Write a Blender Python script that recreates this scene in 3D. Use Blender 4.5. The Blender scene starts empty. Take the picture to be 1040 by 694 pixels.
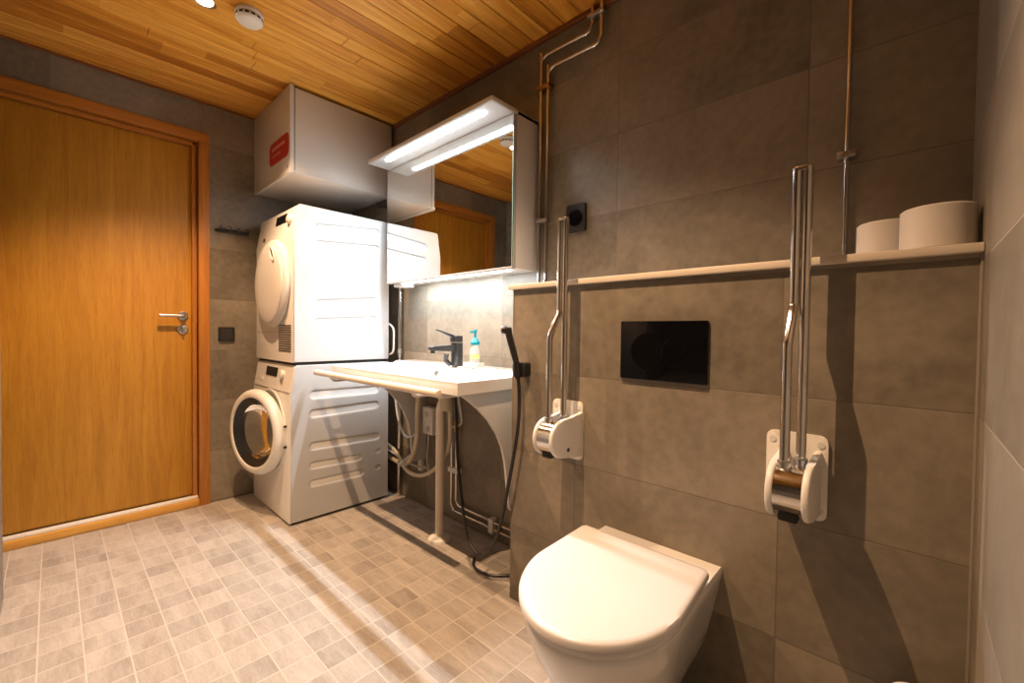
import bpy, bmesh, math, random
from mathutils import Vector, Matrix
from math import pi, sin, cos, radians, sqrt
random.seed(7)
S = bpy.context.scene
COL = S.collection

# ------------------------------------------------------------------ camera, light, exposure
YAW, PITCH, ROLL, FPX = radians(43.05), radians(-1.24), radians(0.7), 436.0
fw = Vector((-sin(YAW) * cos(PITCH), cos(YAW) * cos(PITCH), sin(PITCH)))
r0 = Vector((cos(YAW), sin(YAW), 0)); u0 = r0.cross(fw)
ri = cos(ROLL) * r0 + sin(ROLL) * u0; up = -sin(ROLL) * r0 + cos(ROLL) * u0
cd = bpy.data.cameras.new('camera'); cam = bpy.data.objects.new('camera', cd); COL.objects.link(cam)
m = Matrix((ri, up, -fw)).transposed().to_4x4(); m.translation = Vector((0, 0, 1.037)); cam.matrix_world = m
cd.sensor_fit = 'HORIZONTAL'; cd.sensor_width = 36.0; cd.lens = FPX * 36.0 / 1040.0
cd.clip_start = 0.02; cd.clip_end = 50
S.camera = cam
S.view_settings.view_transform = 'Standard'; S.view_settings.look = 'None'
S.view_settings.gamma = 1.0; S.view_settings.use_curve_mapping = False
S.view_settings.exposure = -0.05
try:
    S.cycles.use_denoising = True; S.cycles.max_bounces = 10; S.cycles.diffuse_bounces = 3
    S.cycles.glossy_bounces = 6; S.cycles.transmission_bounces = 8; S.cycles.sample_clamp_indirect = 4.0
except Exception: pass
wd = bpy.data.worlds.new('world'); S.world = wd; wd.use_nodes = True
wd.node_tree.nodes['Background'].inputs[0].default_value = (1.0, .8, .6, 1)
wd.node_tree.nodes['Background'].inputs[1].default_value = 0.0
WARM = (1.0, 0.625, 0.35)          # the downlights
SPOT_W = 165.0
LED_E = 45.0
LED_W = 22.0
ZC = 2.345                        # ceiling height
SPOTS = [(-0.82, 0.42), (-2.10, 0.425)]
for k, (x, y) in enumerate(SPOTS):
    l = bpy.data.lights.new('downlight_lamp', 'SPOT'); l.energy = SPOT_W; l.color = WARM
    l.shadow_soft_size = 0.007; l.spot_size = radians(114); l.spot_blend = 0.6
    o = bpy.data.objects.new('downlight_lamp', l); COL.objects.link(o); o.location = (x, y, ZC - 0.006)

l = bpy.data.lights.new('mirror_lamp', 'AREA'); l.shape = 'RECTANGLE'; l.size = .78; l.size_y = .026; l.energy = LED_W; l.color = (.88, .95, 1.0); l.spread = radians(138)
o = bpy.data.objects.new('mirror_lamp', l); COL.objects.link(o); o.location = (-1.725, 1.249, 1.9585)

# ------------------------------------------------------------------ materials
def new_mat(name):
    mt = bpy.data.materials.new(name); mt.use_nodes = True
    return mt, mt.node_tree, mt.node_tree.nodes['Principled BSDF']
def noise_bump(nt, bs, scale, dist, strength=.3, detail=4):
    tc = nt.nodes.new('ShaderNodeNewGeometry'); n = nt.nodes.new('ShaderNodeTexNoise')
    n.inputs['Scale'].default_value = scale; n.inputs['Detail'].default_value = detail
    nt.links.new(tc.outputs['Position'], n.inputs['Vector'])
    b = nt.nodes.new('ShaderNodeBump'); b.inputs['Strength'].default_value = strength; b.inputs['Distance'].default_value = dist
    nt.links.new(n.outputs['Fac'], b.inputs['Height']); nt.links.new(b.outputs['Normal'], bs.inputs['Normal'])
    return n
def plain(name, col, rough=.5, metal=0, coat=0, var=0.04, scale=12, bump=0, spec=None, trans=0, ior=None):
    mt, nt, bs = new_mat(name)
    bs.inputs['Roughness'].default_value = rough; bs.inputs['Metallic'].default_value = metal
    if coat: bs.inputs['Coat Weight'].default_value = coat; bs.inputs['Coat Roughness'].default_value = .08
    if spec is not None: bs.inputs['Specular IOR Level'].default_value = spec
    if trans: bs.inputs['Transmission Weight'].default_value = trans
    if ior: bs.inputs['IOR'].default_value = ior
    g = nt.nodes.new('ShaderNodeNewGeometry'); n = nt.nodes.new('ShaderNodeTexNoise'); n.inputs['Scale'].default_value = scale
    nt.links.new(g.outputs['Position'], n.inputs['Vector'])
    mx = nt.nodes.new('ShaderNodeMix'); mx.data_type = 'RGBA'
    mx.inputs['A'].default_value = (*[c * (1 - var) for c in col], 1); mx.inputs['B'].default_value = (*[min(1, c * (1 + var)) for c in col], 1)
    nt.links.new(n.outputs['Fac'], mx.inputs['Factor']); nt.links.new(mx.outputs['Result'], bs.inputs['Base Color'])
    if bump: noise_bump(nt, bs, 300, bump)
    return mt
def M(nt, op, *a, clamp=False):
    n = nt.nodes.new('ShaderNodeMath'); n.operation = op; n.use_clamp = clamp
    for i, v in enumerate(a):
        if isinstance(v, (int, float)): n.inputs[i].default_value = v
        else: nt.links.new(v, n.inputs[i])
    return n.outputs[0]
def tile_mat(name, ax, a0, aw, b0, bw, g, ca, cb, cg, rough=.5, var=.06, nscale=2.5, bumpd=.0015, streak=False):
    """stoneware tiles: two world axes, an origin and a pitch on each, grout width g"""
    mt, nt, bs = new_mat(name); L = nt.links.new
    geo = nt.nodes.new('ShaderNodeNewGeometry'); sp = nt.nodes.new('ShaderNodeSeparateXYZ'); L(geo.outputs['Position'], sp.inputs[0])
    A = sp.outputs[ax[0]]; B = sp.outputs[ax[1]]
    u = M(nt, 'DIVIDE', M(nt, 'SUBTRACT', A, a0), aw); v = M(nt, 'DIVIDE', M(nt, 'SUBTRACT', B, b0), bw)
    fu = M(nt, 'FLOOR', u); fv = M(nt, 'FLOOR', v)
    du = M(nt, 'MULTIPLY', M(nt, 'SUBTRACT', .5, M(nt, 'ABSOLUTE', M(nt, 'SUBTRACT', M(nt, 'SUBTRACT', u, fu), .5))), aw)
    dv = M(nt, 'MULTIPLY', M(nt, 'SUBTRACT', .5, M(nt, 'ABSOLUTE', M(nt, 'SUBTRACT', M(nt, 'SUBTRACT', v, fv), .5))), bw)
    d = M(nt, 'MINIMUM', du, dv)
    mask = M(nt, 'DIVIDE', M(nt, 'SUBTRACT', d, g * .35), g * .3, clamp=True)      # 0 in the grout, 1 on the tile
    cm = nt.nodes.new('ShaderNodeCombineXYZ'); L(fu, cm.inputs[0]); L(fv, cm.inputs[1])
    wn = nt.nodes.new('ShaderNodeTexWhiteNoise'); wn.noise_dimensions = '3D'; L(cm.outputs[0], wn.inputs['Vector'])
    off = nt.nodes.new('ShaderNodeVectorMath'); off.operation = 'MULTIPLY_ADD'
    L(wn.outputs['Color'], off.inputs[0]); off.inputs[1].default_value = (9, 9, 9); L(geo.outputs['Position'], off.inputs[2])
    if streak:
        mp = nt.nodes.new('ShaderNodeMapping'); mp.inputs['Scale'].default_value = streak; L(off.outputs[0], mp.inputs[0]); src = mp.outputs[0]
    else: src = off.outputs[0]
    n1 = nt.nodes.new('ShaderNodeTexNoise'); n1.inputs['Scale'].default_value = nscale; n1.inputs['Detail'].default_value = 7; n1.inputs['Roughness'].default_value = .62
    n1.inputs['Distortion'].default_value = .5
    L(src, n1.inputs['Vector'])
    n2 = nt.nodes.new('ShaderNodeTexNoise'); n2.inputs['Scale'].default_value = nscale * 14; n2.inputs['Detail'].default_value = 5; L(src, n2.inputs['Vector'])
    f = M(nt, 'ADD', M(nt, 'MULTIPLY', M(nt, 'SUBTRACT', n1.outputs['Fac'], .5), 1.9), M(nt, 'MULTIPLY', M(nt, 'SUBTRACT', n2.outputs['Fac'], .5), .8))
    f = M(nt, 'ADD', f, M(nt, 'MULTIPLY', M(nt, 'SUBTRACT', wn.outputs['Value'], .5), var * 10))
    f = M(nt, 'ADD', f, .5, clamp=True)
    mx = nt.nodes.new('ShaderNodeMix'); mx.data_type = 'RGBA'; mx.inputs['A'].default_value = (*ca, 1); mx.inputs['B'].default_value = (*cb, 1); L(f, mx.inputs['Factor'])
    m2 = nt.nodes.new('ShaderNodeMix'); m2.data_type = 'RGBA'; m2.inputs['A'].default_value = (*cg, 1); L(mx.outputs['Result'], m2.inputs['B']); L(mask, m2.inputs['Factor'])
    L(m2.outputs['Result'], bs.inputs['Base Color'])
    L(M(nt, 'ADD', M(nt, 'MULTIPLY', n2.outputs['Fac'], .18), rough - .09), bs.inputs['Roughness'])
    h = M(nt, 'ADD', mask, M(nt, 'MULTIPLY', n2.outputs['Fac'], .25))
    b = nt.nodes.new('ShaderNodeBump'); b.inputs['Strength'].default_value = .45; b.inputs['Distance'].default_value = bumpd
    L(h, b.inputs['Height']); L(b.outputs['Normal'], bs.inputs['Normal'])
    return mt
def wood_mat(name, ca, cb, cc, stretch, rough=.4, board=None, scale=1.0, var=.5):
    """wood grain drawn out along one axis; board = (axis, origin, pitch) gives each board its own tone"""
    mt, nt, bs = new_mat(name); L = nt.links.new
    geo = nt.nodes.new('ShaderNodeNewGeometry'); mp = nt.nodes.new('ShaderNodeMapping'); mp.inputs['Scale'].default_value = stretch
    vec = geo.outputs['Position']; wv = None
    if board:
        sp = nt.nodes.new('ShaderNodeSeparateXYZ'); L(vec, sp.inputs[0])
        fu = M(nt, 'FLOOR', M(nt, 'DIVIDE', M(nt, 'SUBTRACT', sp.outputs[board[0]], board[1]), board[2]))
        wn0 = nt.nodes.new('ShaderNodeTexWhiteNoise'); wn0.noise_dimensions = '1D'; L(fu, wn0.inputs['W'])
        fl = M(nt, 'FLOOR', M(nt, 'ADD', M(nt, 'DIVIDE', sp.outputs[board[3]], board[4]), M(nt, 'MULTIPLY', wn0.outputs['Value'], 5)))
        cm = nt.nodes.new('ShaderNodeCombineXYZ'); L(fu, cm.inputs[0]); L(fl, cm.inputs[1])
        wn = nt.nodes.new('ShaderNodeTexWhiteNoise'); wn.noise_dimensions = '3D'; L(cm.outputs[0], wn.inputs['Vector'])
        off = nt.nodes.new('ShaderNodeVectorMath'); off.operation = 'MULTIPLY_ADD'
        L(wn.outputs['Color'], off.inputs[0]); off.inputs[1].default_value = (7, 7, 7); L(vec, off.inputs[2]); vec = off.outputs[0]; wv = wn.outputs['Value']
    L(vec, mp.inputs[0])
    n1 = nt.nodes.new('ShaderNodeTexNoise'); n1.inputs['Scale'].default_value = 3 * scale; n1.inputs['Detail'].default_value = 6; n1.inputs['Distortion'].default_value = 1.2; L(mp.outputs[0], n1.inputs['Vector'])
    n2 = nt.nodes.new('ShaderNodeTexNoise'); n2.inputs['Scale'].default_value = 22 * scale; n2.inputs['Detail'].default_value = 3; L(mp.outputs[0], n2.inputs['Vector'])
    f = M(nt, 'ADD', M(nt, 'MULTIPLY', n1.outputs['Fac'], 1.5), -.25)
    if wv is not None: f = M(nt, 'ADD', f, M(nt, 'MULTIPLY', M(nt, 'SUBTRACT', wv, .5), var))
    rp = nt.nodes.new('ShaderNodeValToRGB'); e = rp.color_ramp.elements
    e[0].color = (*ca, 1); e[0].position = .1; e[1].color = (*cc, 1); e[1].position = .9; q = e.new(.5); q.color = (*cb, 1)
    L(f, rp.inputs[0])
    mx = nt.nodes.new('ShaderNodeMix'); mx.data_type = 'RGBA'; mx.blend_type = 'MULTIPLY'; L(rp.outputs[0], mx.inputs['A'])
    mx.inputs['B'].default_value = (.72, .66, .6, 1); L(M(nt, 'MULTIPLY', M(nt, 'GREATER_THAN', n2.outputs['Fac'], .56), .35), mx.inputs['Factor'])
    L(mx.outputs['Result'], bs.inputs['Base Color']); bs.inputs['Roughness'].default_value = rough
    b = nt.nodes.new('ShaderNodeBump'); b.inputs['Strength'].default_value = .15; b.inputs['Distance'].default_value = .001; L(n2.outputs['Fac'], b.inputs['Height']); L(b.outputs['Normal'], bs.inputs['Normal'])
    return mt
def emit(name, col, e):
    mt, nt, bs = new_mat(name); bs.inputs['Base Color'].default_value = (.9, .9, .9, 1)
    bs.inputs['Emission Color'].default_value = (*col, 1); bs.inputs['Emission Strength'].default_value = e
    return mt

TA, TB, TG = (.124, .104, .077), (.278, .236, .180), (.145, .12, .09)
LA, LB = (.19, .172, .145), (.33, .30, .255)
GW = .0026
m_tile_box = tile_mat('stone_tile_low_wall', (0, 2), -.232, .6, -.01, .3, GW, TA, TB, TG)
m_tile_back = tile_mat('stone_tile_back_wall', (0, 2), -.237, .615, .01, .3, GW, TA, TB, TG)
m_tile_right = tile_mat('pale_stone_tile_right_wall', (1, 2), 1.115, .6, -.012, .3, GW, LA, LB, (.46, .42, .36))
m_tile_strip = tile_mat('stone_tile_corner_strip', (1, 2), 1.116, .6, -.012, .3, GW, TA, TB, TG)
m_tile_door = tile_mat('stone_tile_door_wall', (1, 2), 0.0, .6, .01, .3, GW, TA, TB, TG)
m_tile_floor = tile_mat('stone_tile_floor', (0, 1), -1.077, .101, -.04, .101, .0042, (.27, .238, .208), (.52, .468, .42), (.55, .50, .44), rough=.42, var=.038, nscale=6, streak=(.5, 2.6, 1))
m_ceil = wood_mat('alder_ceiling_boards', (.42, .155, .014), (.68, .305, .036), (.86, .47, .09), (8, .45, 8), rough=.42, board=(0, -3.06, .0848, 1, 1.35), var=.65)
m_door = wood_mat('oak_veneer', (.38, .165, .012), (.465, .215, .018), (.54, .268, .030), (9, 9, .55), rough=.48)
m_frame = wood_mat('oak_frame', (.36, .13, .018), (.43, .165, .025), (.50, .21, .04), (9, 9, .5), rough=.36)
m_frame_h = wood_mat('oak_frame_level', (.36, .13, .018), (.43, .165, .025), (.50, .21, .04), (9, .5, 9), rough=.36)
m_trimwood = wood_mat('stained_cornice', (.16, .055, .018), (.22, .08, .025), (.28, .10, .03), (.5, .5, 9), rough=.5)
m_thr = wood_mat('oak_threshold', (.50, .24, .035), (.6, .31, .06), (.66, .36, .08), (9, .5, 9), rough=.3)
m_black = plain('black_plastic', (.012, .012, .014), .35)
m_mblack = plain('matt_black_metal', (.022, .022, .024), .32, coat=.2)
m_gblack = plain('black_glass', (.003, .003, .004), .05, spec=.22)
m_dark = plain('dark_gap', (.02, .018, .016), .8)
m_white_dimmed = plain('white_enamel_dimmed', (.47, .47, .47), .3, coat=.3, var=.01)  # white enamel darkened in colour so faces towards the strip lamp don't burn out
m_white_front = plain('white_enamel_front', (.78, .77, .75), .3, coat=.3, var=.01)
m_cream = plain('white_plastic', (.76, .74, .70), .4, var=.02)
m_lam = plain('white_laminate', (.66, .645, .63), .33, var=.02)
m_ceramic = plain('white_ceramic', (.74, .735, .725), .12, coat=.5, var=.01)
m_lid = plain('white_lid_plastic', (.72, .70, .705), .32, coat=.12, var=.01)
m_chrome = plain('chrome', (.72, .70, .68), .09, 1)
m_steel = plain('brushed_steel', (.55, .54, .53), .3, 1)
m_chrome_pipe = plain('chrome_pipe', (.60, .57, .54), .16, 1)
m_copper = plain('bronze_clamp', (.42, .22, .10), .35, 1)
m_brass = plain('brass', (.65, .42, .16), .3, 1)
m_mirror = plain('mirror_silver', (.86, .88, .87), .012, 1, var=0)
m_glass_edge = plain('mirror_edge_glass', (.35, .6, .48), .15)
m_shelf = plain('beige_laminate', (.64, .565, .47), .4, var=.05, scale=6)
m_shelf_edge = plain('shelf_edge', (.60, .52, .42), .4)
m_paper = plain('tissue_paper', (.60, .555, .51), .9, bump=.0006)
m_hose = plain('beige_hose', (.52, .45, .33), .5)
m_hose_g = plain('grey_hose', (.5, .5, .49), .4)
m_rail = plain('cream_rail', (.78, .68, .58), .35)
m_red = plain('red_sticker', (.52, .035, .02), .4)
m_redl = plain('sticker_print', (.75, .35, .3), .5)
m_teal = plain('teal_pump', (.0, .25, .33), .3)
m_label = plain('green_label', (.50, .60, .22), .5)
m_blue = plain('blue_mark', (.01, .02, .25), .4)
m_led = emit('led_strip', (.88, .95, 1.0), LED_E)
m_led2 = emit('under_cabinet_strip', (.84, .93, 1.0), 88.0)
m_lampdisc = emit('downlight_glow', (1.0, .82, .6), 30)
m_green_led = emit('detector_led', (.1, .9, .2), 1.0)
m_silicone = plain('silicone', (.22, .19, .16), .5)
m_drum = plain('drum_steel', (.42, .43, .45), .35, 1)
mt, nt, bs = new_mat('door_glass'); bs.inputs['Base Color'].default_value = (.9, .92, .92, 1); bs.inputs['Transmission Weight'].default_value = 1.0
bs.inputs['Roughness'].default_value = .03; bs.inputs['IOR'].default_value = 1.3; m_glass = mt
mt, nt, bs = new_mat('clear_plastic'); bs.inputs['Base Color'].default_value = (.93, .95, .96, 1); bs.inputs['Transmission Weight'].default_value = .6
bs.inputs['Roughness'].default_value = .12; m_clear = mt

# ------------------------------------------------------------------ mesh helpers
class B:
    def __init__(s): s.bm = bmesh.new()
    def box(s, x0, x1, y0, y1, z0, z1, bev=0, seg=2):
        r = bmesh.ops.create_cube(s.bm, size=1.0); vs = r['verts']
        for v in vs: v.co = Vector(((x0 + x1) / 2 + v.co.x * (x1 - x0), (y0 + y1) / 2 + v.co.y * (y1 - y0), (z0 + z1) / 2 + v.co.z * (z1 - z0)))
        if bev:
            es = list({e for v in vs for e in v.link_edges})
            bmesh.ops.bevel(s.bm, geom=es, offset=bev, segments=seg, affect='EDGES', profile=.5)
        return s
    def ring_loft(s, rings, cap0=True, cap1=True):
        L = [[s.bm.verts.new(p) for p in r] for r in rings]; n = len(L[0])
        for a, b in zip(L, L[1:]):
            for i in range(n): s.bm.faces.new((a[i], a[(i + 1) % n], b[(i + 1) % n], b[i]))
        if cap0: s.bm.faces.new(L[0][::-1])
        if cap1: s.bm.faces.new(L[-1])
        return s
    def cyl(s, p0, p1, r, seg=24, r2=None, bev=0):
        p0, p1 = Vector(p0), Vector(p1); d = (p1 - p0).normalized(); a = d.orthogonal().normalized(); b = d.cross(a)
        r2 = r if r2 is None else r2
        prof = [(0, r), (1, r2)]
        if bev:
            Lh = (p1 - p0).length; t = bev / Lh
            prof = [(0, r - bev), (t * .3, r - bev * .3), (t, r), (1 - t, r2), (1 - t * .3, r2 - bev * .3), (1, r2 - bev)]
        s.ring_loft([[p0.lerp(p1, t) + q * (a * cos(2 * pi * i / seg) + b * sin(2 * pi * i / seg)) for i in range(seg)] for t, q in prof])
        return s
    def lathe(s, c, axis, prof, seg=40, cap=True):
        """prof = [(distance along axis, radius)]"""
        c, d = Vector(c), Vector(axis).normalized(); a = d.orthogonal().normalized(); b = d.cross(a)
        s.ring_loft([[c + d * t + max(q, 1e-4) * (a * cos(2 * pi * i / seg) + b * sin(2 * pi * i / seg)) for i in range(seg)] for t, q in prof], cap, cap)
        return s
    def tube(s, pts, r, seg=12, smooth=0, close=False):
        P = [Vector(p) for p in pts]
        if smooth:
            Q = []; n = len(P)
            for i in range(n - 1):
                a, b, c, d = P[max(i - 1, 0)], P[i], P[i + 1], P[min(i + 2, n - 1)]
                for k in range(smooth):
                    t = k / smooth
                    Q.append(.5 * ((2 * b) + (c - a) * t + (2 * a - 5 * b + 4 * c - d) * t * t + (-a + 3 * b - 3 * c + d) * t ** 3))
            Q.append(P[-1]); P = Q
        d0 = (P[1] - P[0]).normalized(); a = d0.orthogonal().normalized(); rings = []
        for i, p in enumerate(P):
            d = ((P[min(i + 1, len(P) - 1)] - P[max(i - 1, 0)])).normalized()
            a = (a - d * a.dot(d)).normalized(); b = d.cross(a)
            rings.append([p + r * (a * cos(2 * pi * k / seg) + b * sin(2 * pi * k / seg)) for k in range(seg)])
        s.ring_loft(rings); return s
    def prism(s, poly, ax, c0, c1, bev=0, seg=2):
        """poly in the two other axes (cyclic order), extruded along axis ax from c0 to c1"""
        def P(u, v, w): return {0: (w, u, v), 1: (u, w, v), 2: (u, v, w)}[ax]
        n = len(poly)
        a = [s.bm.verts.new(P(u, v, c0)) for u, v in poly]; b = [s.bm.verts.new(P(u, v, c1)) for u, v in poly]
        fs = [s.bm.faces.new(a[::-1]), s.bm.faces.new(b)] + [s.bm.faces.new((a[i], a[(i + 1) % n], b[(i + 1) % n], b[i])) for i in range(n)]
        if bev:
            es = list({e for f in fs[:2] for e in f.edges})
            bmesh.ops.bevel(s.bm, geom=es, offset=bev, segments=seg, affect='EDGES', profile=.5)
        return s
    def sphere(s, c, r, seg=16, sc=(1, 1, 1)):
        q = bmesh.ops.create_uvsphere(s.bm, u_segments=seg, v_segments=max(6, seg // 2), radius=r)
        for v in q['verts']: v.co = Vector((v.co.x * sc[0], v.co.y * sc[1], v.co.z * sc[2])) + Vector(c)
        return s
    def rot(s, ang, axis, c):
        bmesh.ops.rotate(s.bm, verts=s.bm.verts[:], cent=Vector(c), matrix=Matrix.Rotation(ang, 3, axis)); return s
    def move(s, d):
        bmesh.ops.translate(s.bm, verts=s.bm.verts[:], vec=Vector(d)); return s
def rrect(u0, u1, v0, v1, r, n=5):
    P = []
    for cu, cv, a in ((u1 - r, v1 - r, 0), (u0 + r, v1 - r, 90), (u0 + r, v0 + r, 180), (u1 - r, v0 + r, 270)):
        for k in range(n + 1):
            t = radians(a + 90 * k / n); P.append((cu + r * cos(t), cv + r * sin(t)))
    return P
ORG = {}
def obj(name, b, mat, parent=None, angle=35, org=None):
    bm = b.bm if isinstance(b, B) else b
    bmesh.ops.recalc_face_normals(bm, faces=bm.faces[:])
    o_ = ORG[parent.name] if parent else Vector(org) if org else Vector((0, 0, 0))
    bmesh.ops.translate(bm, verts=bm.verts[:], vec=-o_)
    me = bpy.data.meshes.new(name); bm.to_mesh(me); bm.free()
    for p in me.polygons: p.use_smooth = True
    me.set_sharp_from_angle(angle=radians(angle)); me.materials.append(mat)
    o = bpy.data.objects.new(name, me); COL.objects.link(o)
    if parent: o.parent = parent
    else: o.location = o_
    ORG[o.name] = o_
    return o
def thing(name, label, cat, loc, group=None):
    o = bpy.data.objects.new(name, None); COL.objects.link(o); o.location = loc; ORG[o.name] = Vector(loc)
    o.empty_display_size = .05; return tag(o, label, cat, group)
def tag(o, label, cat, group=None):
    o['label'] = label; o['category'] = cat
    if group: o['group'] = group
    return o
def struct(name, b, mat, angle=35, label=None):
    o = obj(name, b, mat, angle=angle); o['kind'] = 'structure'
    if label: o['label'] = label
    return o

# ------------------------------------------------------------------ the room shell
DX = -3.03          # door wall
WY = 1.50           # back wall
BY = 1.213          # face of the low boxed-in wall
RX = 0.095          # right wall
BXL = -1.127        # left end of the low wall
BZ = 1.2
struct('floor', B().box(-3.25, .25, -1.6, 1.65, -.08, 0), m_tile_floor, label='floor of small beige-grey square tiles with light grout')
struct('wall_back', B().box(-3.25, .25, WY, WY + .12, 0, 2.5), m_tile_back, label='brown-grey stone tiled wall behind the mirror and basin')
struct('wall_cistern', B().box(BXL, RX, BY, WY, 0, BZ), m_tile_box, label='low boxed-in tiled wall carrying the toilet and grab rails')
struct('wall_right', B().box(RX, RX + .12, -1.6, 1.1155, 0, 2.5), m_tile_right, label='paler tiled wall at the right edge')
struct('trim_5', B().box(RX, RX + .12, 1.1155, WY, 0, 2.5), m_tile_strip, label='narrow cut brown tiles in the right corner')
# door wall with its opening
FY0, FY1, FZ = -.298, .631, 2.165
b = B(); b.box(DX - .12, DX, FY1 - .02, WY, 0, 2.5); b.box(DX - .12, DX, -.47, FY0 + .02, 0, 2.5); b.box(DX - .12, DX, FY0 + .02, FY1 - .02, FZ - .02, 2.5)
struct('wall_left', b, m_tile_door, label='tiled wall around the wooden door')
b = B(); b.box(DX - .12, -2.51, -.60, -.47, 0, 2.5); b.box(-2.51, -1.5, -1.6, -.135, 0, 2.5, bev=.002)
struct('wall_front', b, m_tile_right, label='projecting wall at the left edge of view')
struct('wall_rear', B().box(-1.5, .25, -1.72, -1.6, 0, 2.5), m_tile_back)
# ceiling: boards along Y with open joints under a dark backing
b = B(); x = -3.06; k = 0
rr = random.Random(3)
while x < .12:
    y = -1.62 - rr.random() * 1.2
    while y < 1.52:
        y2 = y + rr.choice((1.1, 1.6, 2.1)); a, c = max(y, -1.62), min(y2 - .002, 1.52)
        if c - a > .02: b.box(x + .0018, x + .0848 - .0018, a, c, ZC, ZC + .012, bev=.0018, seg=1)
        y = y2
    x += .0848
struct('ceiling', b, m_ceil, label='orange-brown alder board ceiling')
struct('ceiling_backing', B().box(-3.2, .25, -1.7, 1.6, ZC + .0125, ZC + .05), m_dark)
b = B(); b.box(DX, RX, WY - .014, WY, ZC - .022, ZC, bev=.002)
struct('trim_1', b, m_trimwood)
b = B(); b.box(DX, DX + .012, -.47, WY - .014, ZC - .012, ZC, bev=.002)
struct('trim_2', b, m_trimwood)
struct('trim_3', B().box(BXL - .0015, BXL + .003, BY - .0015, BY + .003, 0, BZ), m_silicone, label='pale corner strip on the end of the low wall')
struct('trim_4', B().cyl((RX - .001, BY - .001, 0), (RX - .001, BY - .001, BZ), .004, 10), m_silicone)

# the door
door = bpy.data.objects.new('door_1', None); COL.objects.link(door); door['kind'] = 'structure'; door['label'] = 'light oak veneered door in a wooden frame'
ORG['door_1'] = Vector((DX, .13, 0)); door.location = ORG['door_1']
b = B(); cw = .052
b.box(DX - .1, DX + .012, FY1 - cw, FY1, 0, FZ - cw, bev=.003); b.box(DX - .1, DX + .012, FY0, FY0 + cw, 0, FZ - cw, bev=.003)
obj('door_frame', b, m_frame, door)
obj('door_frame_head', B().box(DX - .1, DX + .012, FY0, FY1, FZ - cw, FZ, bev=.003), m_frame_h, door)
b = B(); b.box(DX - .1, DX - .018, FY1 - cw - .026, FY1 - cw - .004, .045, FZ - cw - .004, bev=.003); b.box(DX - .1, DX - .018, FY0 + cw + .004, FY0 + cw + .026, .045, FZ - cw - .004, bev=.003)
obj('door_stop', b, m_frame, door)
obj('door_stop_head', B().box(DX - .1, DX - .018, FY0 + cw, FY1 - cw, FZ - cw - .026, FZ - cw - .004, bev=.003), m_frame_h, door)
obj('threshold', B().box(DX - .11, DX + .014, FY0 + cw, FY1 - cw, 0, .042, bev=.006), m_thr, door)
obj('threshold_strip', B().box(DX - .035, DX - .004, FY0 + cw + .003, FY1 - cw - .003, .042, .058, bev=.003), m_cream, door)
obj('door_leaf', B().box(DX - .085, DX - .045, FY0 + cw + .026, FY1 - cw - .026, .06, FZ - cw - .03, bev=.002), m_door, door)
hd = obj('door_handle', B().lathe((DX - .045, .512, 1.107), (1, 0, 0), [(0, .026), (.006, .026), (.009, .022), (.009, .011), (.05, .010)]).tube([(DX + .002, .512, 1.107), (DX + .008, .505, 1.107), (DX + .010, .49, 1.107), (DX + .010, .40, 1.107)], .0095, 14, smooth=4), m_steel, door)
obj('thumb_turn', B().lathe((DX - .045, .512, 1.030), (1, 0, 0), [(0, .026), (.006, .026), (.009, .021), (.009, .009), (.022, .009)]).box(DX - .028, DX - .016, .507, .517, 1.008, 1.045, bev=.003), m_steel, door)

# ------------------------------------------------------------------ shelf along the low wall
tag(obj('wall_shelf', B().box(-1.142, RX - .001, 1.196, WY, BZ, BZ + .018, bev=.002), m_shelf), 'long narrow beige shelf on top of the low tiled wall behind the toilet', 'shelf')

# ------------------------------------------------------------------ tumble dryer and washing machine
WX0, WX1 = -2.96, -2.365
def ribbed_side(x, y0, y1, z0, z1, ribs, depth, ny=96, nz=150, into=-1, front=None):
    """the pressed steel side sheet: horizontal channels with round ends"""
    bm = bmesh.new(); V = []
    for j in range(nz + 1):
        z = z0 + (z1 - z0) * j / nz; row = []
        for i in range(ny + 1):
            ya = front(z) if front else y0
            y = ya + (y1 - ya) * i / ny
            d = 0
            for (a, c, zl, zr, h) in ribs:
                t = min(1, max(0, (y - a) / (c - a))); zc = zl + (zr - zl) * t
                yy = min(max(y, a + h), c - h); q = sqrt((y - yy) ** 2 + (z - zc) ** 2) / h
                if q < 1: d = max(d, .5 + .5 * cos(pi * max(0, (q - .35) / .65)) if q > .35 else 1)
            row.append(bm.verts.new((x + into * depth * d, y, z)))
        V.append(row)
    for j in range(nz):
        for i in range(ny): bm.faces.new((V[j][i], V[j][i + 1], V[j + 1][i + 1], V[j + 1][i]))
    return bm
def machine_shell(z0, z1, fy, py, ph, back=1.42):
    """cabinet profile in Y/Z: straight front, control panel leaning back at the top"""
    h = z1 - z0
    return [(back, z0), (fy, z0), (fy, z1 - ph - .02), (fy + .006, z1 - ph), (py, z1 - .012), (py + .012, z1), (back, z1)]

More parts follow.
